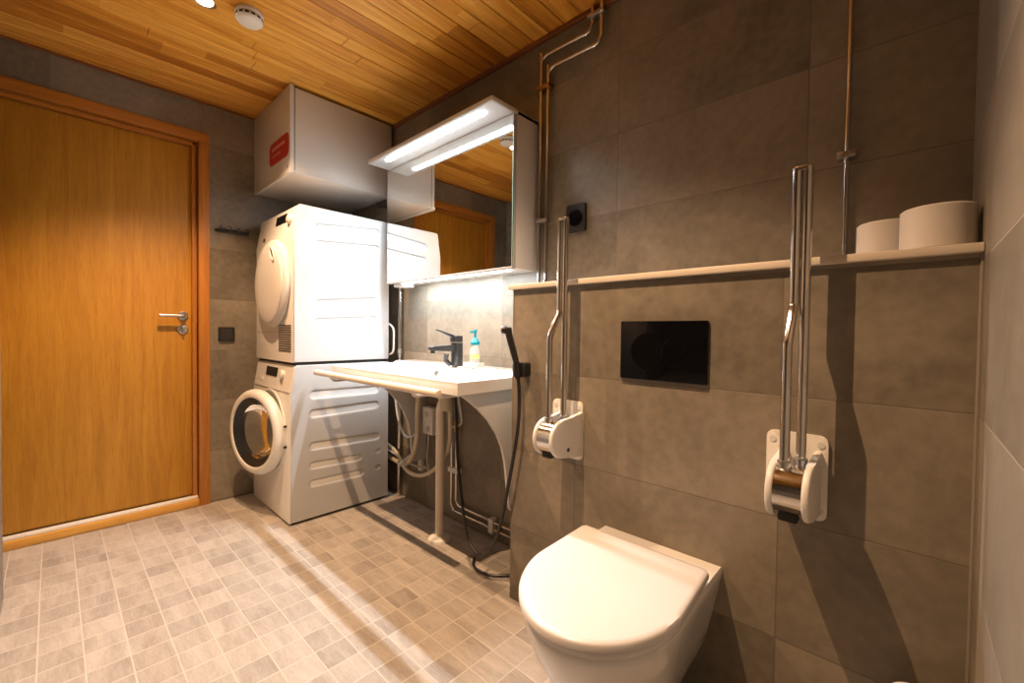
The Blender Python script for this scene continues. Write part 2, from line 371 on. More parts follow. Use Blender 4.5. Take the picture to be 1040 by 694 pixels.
# washing machine
wm = thing('washing_machine', 'white front-loading washing machine with its porthole door ajar, under the tumble dryer', 'washing machine', ((WX0 + WX1) / 2, 1.13, 0))
FYW = .842
def wfront(z): return FYW if z < .70 else FYW + (z - .70) / .15 * .024
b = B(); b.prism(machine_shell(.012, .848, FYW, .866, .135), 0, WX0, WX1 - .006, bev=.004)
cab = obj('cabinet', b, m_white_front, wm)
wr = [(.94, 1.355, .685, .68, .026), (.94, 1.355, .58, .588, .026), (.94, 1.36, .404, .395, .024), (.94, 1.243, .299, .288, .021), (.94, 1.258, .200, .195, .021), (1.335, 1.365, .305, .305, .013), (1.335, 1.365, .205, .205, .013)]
obj('side_panel', ribbed_side(WX1, FYW + .006, 1.415, .016, .844, wr, .011, front=lambda z: wfront(z) + .006), m_white_dimmed, wm, angle=60)
obj('base_gap_shade', B().box(WX0 + .02, WX1 - .02, FYW + .02, 1.40, 0.0, .013), m_dark, wm)  # dark block standing in for the shade in the gap under the cabinet
# slanted panel details follow the leaning face
def onpanel(x0, x1, z0, z1, fn, t, bev=.002):
    bb = B(); P = []
    for (x, z) in ((x0, z0), (x1, z0), (x1, z1), (x0, z1)): P.append((x, fn(z), z))
    front = [bb.bm.verts.new((p[0], p[1] - t, p[2])) for p in P]; back = [bb.bm.verts.new((p[0], p[1] + .01, p[2])) for p in P]
    bb.bm.faces.new(front); bb.bm.faces.new(back[::-1])
    for i in range(4): bb.bm.faces.new((front[i], front[(i + 1) % 4], back[(i + 1) % 4], back[i]))
    return bb
obj('control_display', onpanel(-2.775, -2.60, .772, .822, lambda z: FYW + .006 + (z - .713) / .135 * .018, .002), m_gblack, wm)
obj('control_dial', B().lathe((-2.515, .860, .790), (0, -1, .13), [(0, .024), (.010, .024), (.016, .020), (.018, 0)]), m_cream, wm)
obj('indicator_mark', onpanel(-2.508, -2.496, .752, .782, lambda z: FYW + .004 + (z - .713) / .135 * .018, .006), m_steel, wm)
obj('drawer_button', onpanel(-2.86, -2.82, .74, .757, lambda z: FYW + .006 + (z - .713) / .135 * .018, .003), m_cream, wm)
b = B(); b.box(WX0 + .004, WX1 - .01, FYW - .0012, FYW + .004, .702, .7045)
obj('panel_seam', b, m_steel, wm)
# porthole surround, drum and the open door
CZ = .468; CXD = -2.655
b = B(); b.lathe((CXD, FYW - .002, CZ), (0, -1, 0), [(-.004, .235), (.003, .235), (.006, .228), (.004, .218), (-.004, .215), (-.006, .16)], 64, cap=False)
obj('porthole_recess', b, m_white_front, wm)
b = B(); b.lathe((CXD, FYW - .003, CZ), (0, -1, 0), [(0, .165), (.012, .162), (.016, .150), (.008, .142), (.004, .140)], 56, cap=False)
obj('door_seal', b, plain('grey_rubber', (.11, .11, .115), .6), wm)
obj('drum', B().lathe((CXD, FYW - .0065, CZ), (0, -1, 0), [(0, .145), (.001, .10), (.0015, .0)], 48), m_drum, wm)
R_ = .236; TH = radians(14)
hx, hy = -2.422, FYW - .012
def open_door(bb): return bb.rot(TH, 'Z', (hx, hy, 0))
cxd = hx - R_
b = B(); b.lathe((cxd, hy, CZ), (0, -1, 0), [(-.012, .168), (-.016, .225), (-.010, R_ - .002), (.004, R_), (.016, R_ - .003), (.026, R_ - .010), (.032, R_ - .022), (.034, R_ - .034), (.032, R_ - .042), (.026, R_ - .046), (-.010, .160), (-.012, .168)], 72, cap=False)
dr = obj('door', open_door(b), m_cream, wm)
b = B(); b.lathe((cxd, hy, CZ), (0, -1, 0), [(.028, R_ - .0445), (.016, .180), (.000, .162), (-.010, .150), (-.014, .147), (-.014, .151), (-.002, .166), (.022, .1885)], 64, cap=False)
obj('door_rim', open_door(b), m_black, dr)
b = B(); b.lathe((cxd, hy, CZ), (0, 1, 0), [(-.004, .150), (.01, .147), (.035, .135), (.055, .112), (.066, .08), (.070, .04), (.071, 0)], 56, cap=False)
obj('door_glass', open_door(b), m_glass, dr)
for z in (CZ + .055, CZ - .055):
    obj('hinge', B().box(hx + .002, hx + .014, hy - .002, hy + .014, z - .006, z + .006, bev=.002), m_black, wm)

# dryer
DZ0, DZ1, FYD = .862, 1.700, .858
td = thing('tumble_dryer', 'white tumble dryer with round white door, stacked on top of the washing machine', 'tumble dryer', ((WX0 + WX1) / 2, 1.13, .85))
def dfront(z): return FYD if z < 1.545 else FYD + (z - 1.545) / .155 * .026
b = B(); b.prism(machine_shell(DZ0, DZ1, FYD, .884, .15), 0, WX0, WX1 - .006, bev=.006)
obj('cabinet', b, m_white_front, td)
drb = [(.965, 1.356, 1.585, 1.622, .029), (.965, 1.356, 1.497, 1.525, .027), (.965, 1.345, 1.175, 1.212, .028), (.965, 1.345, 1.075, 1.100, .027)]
obj('side_panel', ribbed_side(WX1, FYD + .006, 1.415, DZ0 + .004, DZ1 - .004, drb, .013, front=lambda z: dfront(z) + .006), m_white_dimmed, td, angle=60)
obj('stacking_strip', B().box(WX0 + .006, WX1 - .008, .874, 1.41, .846, .864), m_dark, td)
fd = lambda z: FYD + .006 + (z - 1.55) / .138 * .020
obj('control_display', onpanel(-2.672, -2.512, 1.622, 1.672, fd, .002), m_gblack, td)
obj('control_dial', B().lathe((-2.452, .876, 1.628), (0, -1, .13), [(0, .026), (.010, .026), (.017, .021), (.019, 0)]), m_cream, td)
obj('indicator_mark', onpanel(-2.458, -2.446, 1.605, 1.637, lambda z: fd(z) - .004, .014), m_steel, td)
obj('power_button', onpanel(-2.85, -2.825, 1.555, 1.575, fd, .003), m_black, td)
b = B(); b.box(WX0 + .004, WX1 - .01, FYD - .0012, FYD + .004, 1.02, 1.0225)
obj('panel_seam', b, m_steel, td)
DCX, DCZ, DR = -2.640, 1.292, .245
b = B(); b.lathe((DCX, FYD + .004, DCZ), (0, -1, 0), [(0, DR - .01), (.010, DR), (.022, DR - .002), (.032, DR - .012), (.036, DR - .026), (.042, DR - .030), (.046, DR - .045), (.049, DR * .55), (.050, 0)], 80)
dd = obj('door', b, m_white_front, td)
b = B(); b.lathe((DCX + .095, FYD - .046, DCZ + .155), (0, -1, 0), [(0, .034), (.003, .034), (.0035, .028), (.001, .024), (.0005, 0)], 32)
for v in b.bm.verts: v.co.x = DCX + .095 + (v.co.x - DCX - .095) * 1.5
for v in b.bm.verts: v.co.z = DCZ + .155 + (v.co.z - DCZ - .155) * .62
b.rot(radians(55), 'Y', (DCX + .095, 0, DCZ + .155))
hh = obj('door_handle', b, m_white_front, dd)
b = B(); b.lathe((DCX + .103, FYD - .0495, DCZ + .160), (0, -1, 0), [(0, .020), (.0006, .019), (.0008, 0)], 24)
for v in b.bm.verts: v.co.x = DCX + .103 + (v.co.x - DCX - .103) * 1.7; v.co.z = DCZ + .16 + (v.co.z - DCZ - .16) * .35
b.rot(radians(55), 'Y', (DCX + .103, 0, DCZ + .160))
obj('grip_recess', b, m_dark, hh)
gr = B(); 
for k in range(12):
    z = .918 + k * .0125
    gr.box(-2.575, -2.395, FYD - .002, FYD + .006, z, z + .0055)
obj('vent_grille', gr, m_dark, td)

# ------------------------------------------------------------------ ventilation unit above the dryer
VX0, VX1, VY = -3.028, -2.433, .865
vu = thing('ventilation_unit', 'large white box cabinet with a red sticker, hanging under the ceiling above the dryer', 'cabinet', ((VX0 + VX1) / 2, 1.17, 1.87))
obj('cabinet_body', B().box(VX0, VX1, VY + .026, 1.47, 1.879, 2.326, bev=.003), m_lam, vu)
obj('cabinet_door', B().box(VX0 + .003, VX1 + .001, VY, VY + .0225, 1.874, 2.338, bev=.004), m_lam, vu)
obj('door_profile', B().box(VX0 + .003, VX1 + .0015, VY - .003, VY + .006, 1.870, 1.892, bev=.002), m_lam, vu)
obj('seam_gasket', B().box(VX0 + .01, VX1 - .003, VY + .0225, VY + .026, 1.89, 2.32), m_dark, vu)
obj('ceiling_gap_shade', B().box(VX0 + .03, VX1 - .05, VY + .05, 1.47, 2.326, ZC - .001), m_dark, vu)  # dark filler painted as the shaded gap between unit and ceiling
st = obj('sticker', B().prism(rrect(-2.745, -2.446, 1.968, 2.094, .036), 1, VY - .0012, VY + .001), m_red, vu)
rr = random.Random(5)
for z, x0, x1, h in ((2.045, -2.70, -2.51, .018), (2.010, -2.70, -2.57, .010)):
    x = x0; b = B(); b.box(x0, x1, VY - .0016, VY - .001, z + h * .42, z + h * .58)
    while x < x1:
        w = rr.uniform(.006, .014); b.box(x, x + w, VY - .0018, VY - .001, z, z + h); x += w + .006
    obj('sticker_print', b, m_redl, st)
for x, z in ((-2.747, 2.266), (-2.474, 1.912)):
    obj('door_screw', B().lathe((x, VY, z), (0, -1, 0), [(0, .0085), (.002, .0085), (.003, 0)], 16), m_steel, vu)
# duct and valve between unit and dryer
t = thing('duct_pipe', 'grey condensate pipe with valve dropping behind the dryer from the white cabinet', 'pipe', (-2.42, 1.44, 1.60))
obj('pipe', B().tube([(-2.40, 1.44, 1.93), (-2.40, 1.44, 1.80), (-2.395, 1.45, 1.72), (-2.39, 1.458, 1.60)], .018, 16, smooth=5), m_chrome_pipe, t)
obj('valve', B().cyl((-2.40, 1.44, 1.80), (-2.47, 1.41, 1.825), .009, 12).cyl((-2.465, 1.41, 1.81), (-2.475, 1.405, 1.84), .012, 12), m_dark, t)

# ------------------------------------------------------------------ mirror cabinet with light hood
CX0, CX1, CY, CZ0, CZ1 = -2.250, -1.252, 1.335, 1.312, 1.985
mc = thing('mirror_cabinet', 'wide mirror-fronted cabinet with a lit hood, mounted on the wall above the basin', 'mirror cabinet', (-1.75, 1.499, 1.31))
b = B(); b.box(CX0, CX0 + .016, CY + .022, WY - .001, CZ0, CZ1 - .004, bev=.001); b.box(CX1 - .016, CX1, CY + .022, WY - .001, CZ0, CZ1 - .004, bev=.001)
b.box(CX0 + .016, CX1 - .016, CY + .022, WY - .001, CZ0, CZ0 + .016, bev=.001); b.box(CX0 + .016, CX1 - .016, WY - .008, WY - .001, CZ0 + .016, CZ1 - .02)
b.box(CX0 + .016, CX1 - .016, CY + .022, WY - .008, CZ1 - .02, CZ1 - .004)
obj('cabinet_body', b, m_lam, mc)
for x0, x1 in ((CX0, -1.7617), (-1.7609, CX1)):
    d_ = obj('mirror_door', B().box(x0, x1, CY + .004, CY + .0215, CZ0 - .004, CZ1 - .022, bev=.001), m_white_dimmed, mc)
    obj('mirror_glass', B().box(x0, x1, CY, CY + .004, CZ0 + .006, CZ1 - .022), m_mirror, d_)
    if x1 == CX1: obj('glass_edge', B().box(x1 - .003, x1 - .0005, CY - .0006, CY + .003, CZ0 + .006, CZ1 - .022), m_glass_edge, d_)
    obj('lower_strip', B().box(x0, x1, CY - .003, CY + .004, CZ0 - .004, CZ0 + .006, bev=.001), m_white_dimmed, d_)
hood = obj('light_hood', B().box(CX0 + .01, CX1, 1.206, WY - .002, CZ1 - .020, CZ1, bev=.0015), m_lam, mc)
obj('hood_underside', B().box(CX0 + .014, CX1 - .004, 1.21, CY - .002, CZ1 - .0215, CZ1 - .0195), m_white_dimmed, hood)
obj('light_strip', B().prism(rrect(-2.115, -1.335, 1.236, 1.262, .0125), 2, CZ1 - .0255, CZ1 - .0216), m_led, hood)
obj('under_light', B().prism(rrect(-2.13, -1.30, 1.343, 1.393, .02), 2, CZ0 - .003, CZ0 + .0005), m_led2, mc)
obj('power_socket', B().box(-2.22, -2.13, 1.36, 1.44, CZ0 - .022, CZ0, bev=.004), m_cream, mc)

# ------------------------------------------------------------------ washbasin
GX0, GX1, GY0, GT, GB = -2.225, -1.202, 1.0, .853, .803
wb = thing('washbasin', 'wide white washbasin with a cream front rail, mounted under the mirror cabinet', 'washbasin', (-1.71, 1.49, .80))
def bowl(x, y):
    u = abs(x + 1.73) / .40; v = abs(y - 1.195) / .150
    q = (u ** 3.2 + v ** 3.0)
    if q >= 1: d = 0
    else: d = (1 - q) ** .55
    return d
bm = bmesh.new(); NX, NY = 90, 46; T = []; U = []
for j in range(NY + 1):
    y = GY0 + (WY - .002 - GY0) * j / NY; ra, rb = [], []
    for i in range(NX + 1):
        x = GX0 + (GX1 - GX0) * i / NX; d = bowl(x, y)
        e = min(x - GX0, GX1 - x, y - GY0); rim = -.003 * max(0, 1 - e / .006)
        deck = .012 * min(1, max(0, (y - 1.36) / .02))
        flat = -.012 * min(1, max(0, (e - .012) / .03)) * (1 if y < 1.36 else 0) * .5
        ra.append(bm.verts.new((x, y, GT + rim + deck + flat - .085 * d)))
        rb.append(bm.verts.new((x, y, min(GB, GB + .03 - .09 * d) if d > 0 else GB)))
    T.append(ra); U.append(rb)
for j in range(NY):
    for i in range(NX):
        bm.faces.new((T[j][i], T[j][i + 1], T[j + 1][i + 1], T[j + 1][i])); bm.faces.new((U[j][i], U[j + 1][i], U[j + 1][i + 1], U[j][i + 1]))
for i in range(NX):
    bm.faces.new((U[0][i], U[0][i + 1], T[0][i + 1], T[0][i])); bm.faces.new((U[NY][i + 1], U[NY][i], T[NY][i], T[NY][i + 1]))
for j in range(NY):
    bm.faces.new((U[j + 1][0], U[j][0], T[j][0], T[j + 1][0])); bm.faces.new((U[j][NX], U[j + 1][NX], T[j + 1][NX], T[j][NX]))
obj('basin', bm, m_ceramic, wb, angle=45)
obj('overflow_ring', B().lathe((-1.76, 1.327, .825), (0, -1, .35), [(0, .016), (.004, .016), (.005, .011), (.001, .010), (.0, 0)], 24), m_steel, wb)
obj('drain_cover', B().lathe((-1.73, 1.2, .768), (0, 0, 1), [(0, .03), (.004, .03), (.006, 0)], 24), m_chrome, wb)
obj('front_rail', B().cyl((-2.285, .94, .814), (-1.232, .94, .814), .0145, 20, bev=.004), m_rail, wb)
for x in (-2.10, -1.40):
    b = B(); b.tube([(x, .942, .804), (x, .955, .789), (x, .985, .788), (x, 1.06, .79)], .009, 12, smooth=4); b.box(x - .02, x + .02, 1.02, 1.10, .785, .803, bev=.003)
    obj('rail_bracket', b, m_steel if x < -2 else m_cream, wb)
def bracket(xc, arc=None):
    arc = arc or [(1.02, .803), (1.06, .780), (1.117, .738), (1.17, .688), (1.222, .624), (1.25, .565), (1.270, .500), (1.279, .44), (1.290, .36), (1.298, .30)]
    return B().prism([(WY - .001, .803)] + arc + [(1.31, .285), (WY - .001, .285)], 0, xc - .006, xc + .006, bev=.0015)
obj('side_bracket', bracket(-1.222), m_lam, wb)
obj('side_bracket', bracket(-2.09, [(1.10, .803), (1.18, .765), (1.255, .70), (1.325, .625), (1.378, .52), (1.395, .43), (1.405, .33)]), m_lam, wb)
# waste: outlet, elbow, pipe to the floor with its rosette
b = B(); b.tube([(-1.665, 1.27, .76), (-1.66, 1.275, .735), (-1.655, 1.29, .70), (-1.69, 1.304, .675), (-1.703, 1.308, .64), (-1.703, 1.308, .55), (-1.703, 1.308, 0)], .0205, 20, smooth=6)
obj('drain_pipe', b, m_rail, wb)
obj('floor_rosette', B().lathe((-1.703, 1.308, 0), (0, 0, 1), [(0, .055), (.010, .053), (.018, .042), (.026, .028), (.026, .021)], 32), m_cream, wb)
b = B(); b.cyl((-1.62, 1.28, .765), (-1.62, 1.28, .66), .032, 20, bev=.004)
obj('trap_cup', b, m_hose, wb)
b = B(); b.box(-1.78, -1.42, 1.10, 1.42, .755, .785, bev=.01)
obj('basin_underside_tray', b, m_cream, wb)

# faucet
fx, fy, fz = -1.672, 1.385, .866
fa = thing('basin_faucet', 'matt black single-lever mixer tap standing on the washbasin', 'faucet', (fx, fy, fz))
obj('faucet_body', B().prism(rrect(fx - .026, fx + .026, fy - .023, fy + .023, .012), 2, fz, fz + .115, bev=.002), m_mblack, fa)
obj('spout', B().prism([(fy, .935), (fy - .15, .945), (fy - .165, .948), (fy - .165, .962), (fy - .15, .966), (fy, .972)], 0, fx - .017, fx + .017, bev=.003), m_mblack, fa)
obj('aerator', B().cyl((fx, fy - .148, .946), (fx, fy - .148, .932), .011, 16), m_mblack, fa)
b = B(); b.prism(rrect(fx - .025, fx + .025, fy - .03, fy + .022, .01), 2, fz + .118, fz + .150, bev=.003)
b.prism([(fy - .02, 1.000), (fy - .125, 1.040), (fy - .127, 1.046), (fy - .02, 1.018)], 0, fx - .011, fx + .011, bev=.002)
obj('faucet_lever', b, m_mblack, fa)
obj('spray_valve', B().cyl((fx - .02, fy - .025, .868), (fx - .03, fy - .05, .895), .012, 16).cyl((fx - .03, fy - .05, .893), (fx - .024, fy - .046, .925), .008, 12, r2=.014), m_mblack, fa)

# soap
sx, sy, sz = -1.553, 1.40, .866
so = thing('soap_dispenser', 'small clear soap bottle with teal pump, standing on the basin beside the black tap', 'soap bottle', (sx, sy, sz + .022))
obj('bottle', B().lathe((sx, sy, sz + .022), (0, 0, 1), [(0, .022), (.004, .025), (.06, .025), (.078, .018), (.088, .012), (.092, .012)], 24), m_clear, so)
obj('bottle_label', B().lathe((sx, sy, sz + .022), (0, 0, 1), [(.018, .0255), (.040, .0255)], 24, cap=False), m_label, so)
b = B(); b.lathe((sx, sy, sz + .108), (0, 0, 1), [(0, .022), (.012, .023), (.026, .014), (.034, .007), (.060, .006), (.062, .010), (.072, .010), (.074, 0)], 20); b.cyl((sx, sy, sz + .173), (sx, sy - .03, sz + .170), .005, 10)
obj('pump', b, m_teal, so)
tag(obj('soap_dish', B().prism(rrect(sx - .05, sx + .035, sy - .034, sy + .034, .008), 2, sz - .001, sz + .022, bev=.002), m_ceramic, org=(sx, sy, sz)), 'small white block under the soap bottle on the basin', 'soap dish')

# ------------------------------------------------------------------ hand shower
hs = thing('hand_shower', 'black bidet hand shower with long black hose, beside the washbasin', 'hand shower', (-1.06, 1.17, .88))
obj('wall_holder', B().prism(rrect(-1.078, -1.036, .872, .925, .008), 1, 1.178, BY, bev=.003).cyl((-1.066, 1.172, .874), (-1.069, 1.172, .915), .017, 18), m_black, hs)
obj('spray_handle', B().cyl((-1.062, 1.170, .868), (-1.071, 1.168, .93), .011, 18, r2=.0125).cyl((-1.071, 1.168, .93), (-1.103, 1.160, 1.035), .0125, 18, r2=.0135), m_black, hs)
obj('spray_head', B().cyl((-1.101, 1.161, 1.028), (-1.108, 1.158, 1.052), .0145, 18, r2=.017, bev=.003).cyl((-1.104, 1.158, 1.043), (-1.120, 1.142, 1.046), .0150, 20, bev=.003), m_black, hs)
obj('spray_face', B().cyl((-1.120, 1.142, 1.046), (-1.1225, 1.1395, 1.0465), .0125, 20), m_steel, hs)
hp = [(-1.061, 1.171, .868), (-1.055, 1.172, .80), (-1.058, 1.172, .70), (-1.078, 1.172, .58), (-1.105, 1.172, .46), (-1.145, 1.185, .33), (-1.20, 1.20, .20), (-1.255, 1.20, .125), (-1.31, 1.20, .115), (-1.375, 1.205, .165), (-1.43, 1.22, .30), (-1.475, 1.235, .45), (-1.505, 1.25, .60), (-1.525, 1.26, .70), (-1.54, 1.27, .765)]
obj('shower_hose', B().tube(hp, .0068, 12, smooth=10), m_black, hs)

# ------------------------------------------------------------------ pipes under the basin
t = thing('supply_pipes', 'pair of thin chrome water pipes turning right near the floor, under the washbasin', 'pipe', (-1.75, 1.48, 0))
obj('pipe', B().tube([(-1.815, 1.475, .80), (-1.815, 1.475, .20), (-1.815, 1.475, .11), (-1.79, 1.475, .075), (-1.74, 1.475, .068), (-1.13, 1.475, .060)], .0075, 12, smooth=6), m_chrome_pipe, t)
obj('pipe', B().tube([(-1.775, 1.475, .80), (-1.775, 1.475, .20), (-1.775, 1.475, .135), (-1.75, 1.475, .108), (-1.70, 1.475, .103), (-1.13, 1.475, .096)], .0075, 12, smooth=6), m_chrome_pipe, t)
for p0, p1 in (((-1.835, .275), (-1.755, .300)), ((-1.515, .045), (-1.485, .115))):
    obj('pipe_clamp', B().box(p0[0], p1[0], 1.463, 1.499, p0[1], p1[1], bev=.003), m_cream, t)
obj('shutoff_valve', B().cyl((-1.775, 1.475, .50), (-1.775, 1.475, .56), .013, 14).cyl((-1.775, 1.475, .53), (-1.775, 1.445, .53), .009, 12), m_brass, t)
t = thing('angle_valve_connector', 'black angle connector with braided hose under the right half of the basin', 'hose', (-1.53, 1.30, .75))
obj('braided_hose', B().tube([(-1.56, 1.30, .79), (-1.56, 1.31, .70), (-1.60, 1.36, .60), (-1.70, 1.42, .55), (-1.775, 1.455, .53)], .006, 10, smooth=8), m_hose_g, t)
t = thing('adjustment_bracket', 'white wall bracket with two round holes and a cable, under the basin', 'bracket', (-1.99, 1.45, .53))
b = B(); b.box(-2.045, -1.95, 1.445, 1.499, .452, .605, bev=.004)
bk = obj('bracket_plate', b, m_cream, t)
for x, z in ((-2.005, .565), (-1.99, .485)):
    obj('bracket_hole', B().lathe((x, 1.445, z), (0, -1, 0), [(0, .016), (.0012, .016), (.0012, 0)], 20), m_hose_g, bk)
obj('cable', B().tube([(-2.0, 1.455, .46), (-2.01, 1.46, .38), (-2.03, 1.47, .30), (-2.02, 1.48, .20)], .005, 8, smooth=6), m_hose_g, t)
tag(obj('wall_conduit', B().box(-2.135, -2.10, 1.478, 1.499, .21, .82, bev=.004), m_lam, org=(-2.11, 1.49, .2)), 'white vertical conduit on the wall between washing machine and drain pipe', 'conduit')
tag(obj('machine_drain_hose', B().tube([(-1.90, 1.33, .78), (-1.93, 1.34, .70), (-1.955, 1.35, .60), (-1.975, 1.36, .45), (-2.03, 1.37, .34), (-2.12, 1.385, .27), (-2.24, 1.43, .235), (-2.38, 1.46, .23), (-2.60, 1.465, .25)], .014, 14, smooth=8), m_hose, org=(-2.0, 1.36, .4)), 'thick beige drain hose curving down from the basin behind the washing machine', 'hose')
tag(obj('waste_hose', B().tube([(-1.62, 1.30, .67), (-1.65, 1.33, .52), (-1.70, 1.345, .42), (-1.80, 1.35, .32), (-1.90, 1.355, .265), (-1.99, 1.355, .245), (-2.10, 1.37, .25), (-2.24, 1.42, .275), (-2.38, 1.455, .30), (-2.60, 1.46, .34)], .0105, 12, smooth=8), m_hose, org=(-1.9, 1.35, .3)), 'beige hose sagging sideways behind the white drain pipe', 'hose')
tag(obj('water_inlet_hose', B().tube([(-2.60, 1.46, .75), (-2.38, 1.455, .66), (-2.28, 1.43, .52), (-2.23, 1.42, .46), (-2.15, 1.40, .425), (-2.07, 1.40, .44), (-2.02, 1.42, .50)], .007, 10, smooth=8), m_hose_g, org=(-2.2, 1.42, .5)), 'thin pale inlet hose in a loop beside the washing machine back', 'hose')
tag(obj('wall_hose', B().tube([(-2.60, 1.445, .30), (-2.38, 1.445, .28), (-2.20, 1.44, .255), (-2.10, 1.44, .25), (-2.0, 1.45, .26)], .006, 10, smooth=8), m_hose_g, org=(-2.2, 1.44, .26)), 'short thin grey hose low behind the washing machine', 'hose')
tag(obj('floor_cable', B().tube([(-1.43, 1.30, .012), (-1.40, 1.265, .008), (-1.35, 1.245, .008), (-1.29, 1.255, .008), (-1.235, 1.30, .008), (-1.19, 1.36, .008)], .006, 10, smooth=8), m_black, org=(-1.3, 1.27, 0)), 'dark cable curving over the floor at the foot of the low wall', 'cable')

# riser behind the dryer corner
t = thing('riser_pipe', 'chrome pipe on the wall between the dryer and the basin', 'pipe', (-2.335, 1.48, .86))
obj('pipe', B().cyl((-2.337, 1.478, .02), (-2.337, 1.478, 1.84), .0115, 16), m_chrome_pipe, t)
obj('pipe_clamp', B().cyl((-2.337, 1.478, .895), (-2.337, 1.478, .925), .017, 16).box(-2.345, -2.329, 1.478, 1.499, .903, .917), m_steel, t)
tag(obj('dryer_cable', B().tube([(-2.378, 1.425, 1.08), (-2.352, 1.44, 1.05), (-2.345, 1.44, .98), (-2.352, 1.44, .91), (-2.378, 1.43, .89)], .006, 10, smooth=8), m_cream, org=(-2.36, 1.43, .98)), 'thin white cable loop at the rear edge of the dryer', 'cable')

# ------------------------------------------------------------------ chrome pipes on the upper wall
def offset_pipe(x0, xs, zh):
    return [(x0, 1.477, 1.218), (x0, 1.477, zh - .06), (x0, 1.477, zh - .030), (x0 + .009, 1.477, zh - .009), (x0 + .030, 1.477, zh), (x0 + .06, 1.477, zh), (xs - .06, 1.477, zh), (xs - .030, 1.477, zh), (xs - .009, 1.477, zh + .009), (xs, 1.477, zh + .030), (xs, 1.477, zh + .055), (xs, 1.477, ZC)]
PX = (-1.222, -1.183)
t = thing('ceiling_pipes', 'pair of chrome pipes with a sideways bend, right of the mirror cabinet', 'pipe', (-1.21, 1.477, 1.22))
obj('pipe', B().tube(offset_pipe(PX[0], -.963, 2.243), .0075, 12, smooth=5), m_chrome_pipe, t)
P2 = offset_pipe(PX[1], -.922, 2.180)
obj('pipe', B().tube(P2, .0075, 12, smooth=5), m_chrome_pipe, t)
obj('pipe_clamp', B().box(-1.240, -1.178, 1.464, 1.499, 1.522, 1.538, bev=.003), m_steel, t)
k = obj('pipe_clamp', B().box(-1.238, -1.168, 1.462, 1.499, 2.098, 2.116, bev=.003), m_copper, t); k['label'] = 'bronze coloured clamp'
obj('pipe_clamp', B().box(-.980, -.906, 1.462, 1.499, 2.290, 2.304, bev=.003), m_steel, t)
t = thing('shelf_pipe', 'single chrome pipe rising from the shelf to the ceiling left of the toilet rolls', 'pipe', (-.143, 1.48, 1.22))
obj('pipe', B().cyl((-.143, 1.480, 1.218), (-.143, 1.480, ZC), .0068, 16), m_chrome_pipe, t)
obj('pipe_clamp', B().box(-.165, -.122, 1.466, 1.499, 1.520, 1.540, bev=.003).cyl((-.143, 1.470, 1.53), (-.143, 1.460, 1.53), .006, 12), m_steel, t)

# ------------------------------------------------------------------ toilet
TX = -.5345
def outline(zt, a, bw, f, ym=None, n=28):
    """half width a at the wall, bw at its widest, front at f"""
    ym = f + (BY - f) * .44 if ym is None else ym
    L = []
    for k in range(n + 1):
        t = pi * k / n; L.append((TX - bw * cos(t) * (1 if True else 0), ym - (ym - f) * sin(t) ** .92, zt))
    return [(TX + a, BY, zt), (TX + (a + bw) / 2, (BY * .5 + ym * .5), zt)][:0] + L[::1] + [(TX + (a * .4 + bw * .6), ym + (BY - ym) * .35, zt), (TX + (a * .8 + bw * .2), ym + (BY - ym) * .75, zt), (TX + a, BY - .001, zt), (TX - a, BY - .001, zt), (TX - (a * .8 + bw * .2), ym + (BY - ym) * .75, zt), (TX - (a * .4 + bw * .6), ym + (BY - ym) * .35, zt)]
def skew(b, k):
    for v in b.bm.verts: v.co.x += max(0, 1.10 - v.co.y) * k
wc = thing('toilet', 'white wall-hung toilet with closed lid, mounted on the low tiled wall', 'toilet', (TX, BY, .06))
prof = [(.058, .055, .050, 1.00), (.064, .075, .072, .965), (.10, .095, .10, .90), (.15, .118, .125, .83), (.21, .138, .145, .765), (.27, .152, .158, .735), (.33, .164, .170, .698), (.37, .172, .177, .682), (.395, .177, .180, .673), (.410, .178, .181, .671), (.418, .175, .178, .675)]
b = B().ring_loft([outline(z, a, c, f) for z, a, c, f in prof]); skew(b, .045)
obj('toilet_bowl', b, m_ceramic, wc, angle=50)
def dshape(zt, a, bw, f, yb, n=40, ym=None):
    ym = .88 if ym is None else ym
    L = []
    for k in range(n + 1):
        t = pi * k / n; L.append((TX - bw * cos(t), ym - (ym - f) * sin(t) ** 1.12, zt))
    return L + [(TX + a, yb - .012, zt), (TX + a - .008, yb, zt), (TX - a + .008, yb, zt), (TX - a, yb - .012, zt)]
b = B(); b.ring_loft([dshape(z, a, c, f, yb) for z, a, c, f, yb in ((.418, .172, .178, .668, 1.085), (.422, .176, .182, .662, 1.09), (.432, .176, .182, .662, 1.09), (.436, .172, .178, .667, 1.085))])
skew(b, .055); obj('toilet_seat', b, m_lid, wc, angle=50)
b = B(); b.ring_loft([dshape(z, a, c, f, yb) for z, a, c, f, yb in ((.438, .180, .184, .658, 1.095), (.441, .184, .188, .652, 1.10), (.452, .184, .188, .652, 1.10), (.457, .181, .185, .656, 1.097), (.4585, .172, .175, .668, 1.085), (.4605, .12, .13, .74, 1.03))])
skew(b, .055); obj('toilet_lid', b, m_lid, wc, angle=50)
for sx_ in (-1, 1):
    obj('lid_hinge', B().cyl((TX + sx_ * .055, 1.105, .434), (TX + sx_ * .125, 1.105, .434), .013, 16, bev=.002), m_lid, wc)
# flush plate
fp = thing('flush_plate', 'glossy black rectangular flush plate on the low wall above the toilet', 'flush plate', (-.533, BY, .99))
obj('plate', B().box(-.662, -.404, BY - .012, BY, .900, 1.075, bev=.002), m_gblack, fp)
for x, r in ((-.575, .055), (-.492, .040)):
    obj('flush_button', B().lathe((x, BY - .012, .985), (0, -1, 0), [(0, r), (.0012, r), (.0018, r - .002), (.0016, r - .006), (.0014, 0)], 40), m_gblack, fp)

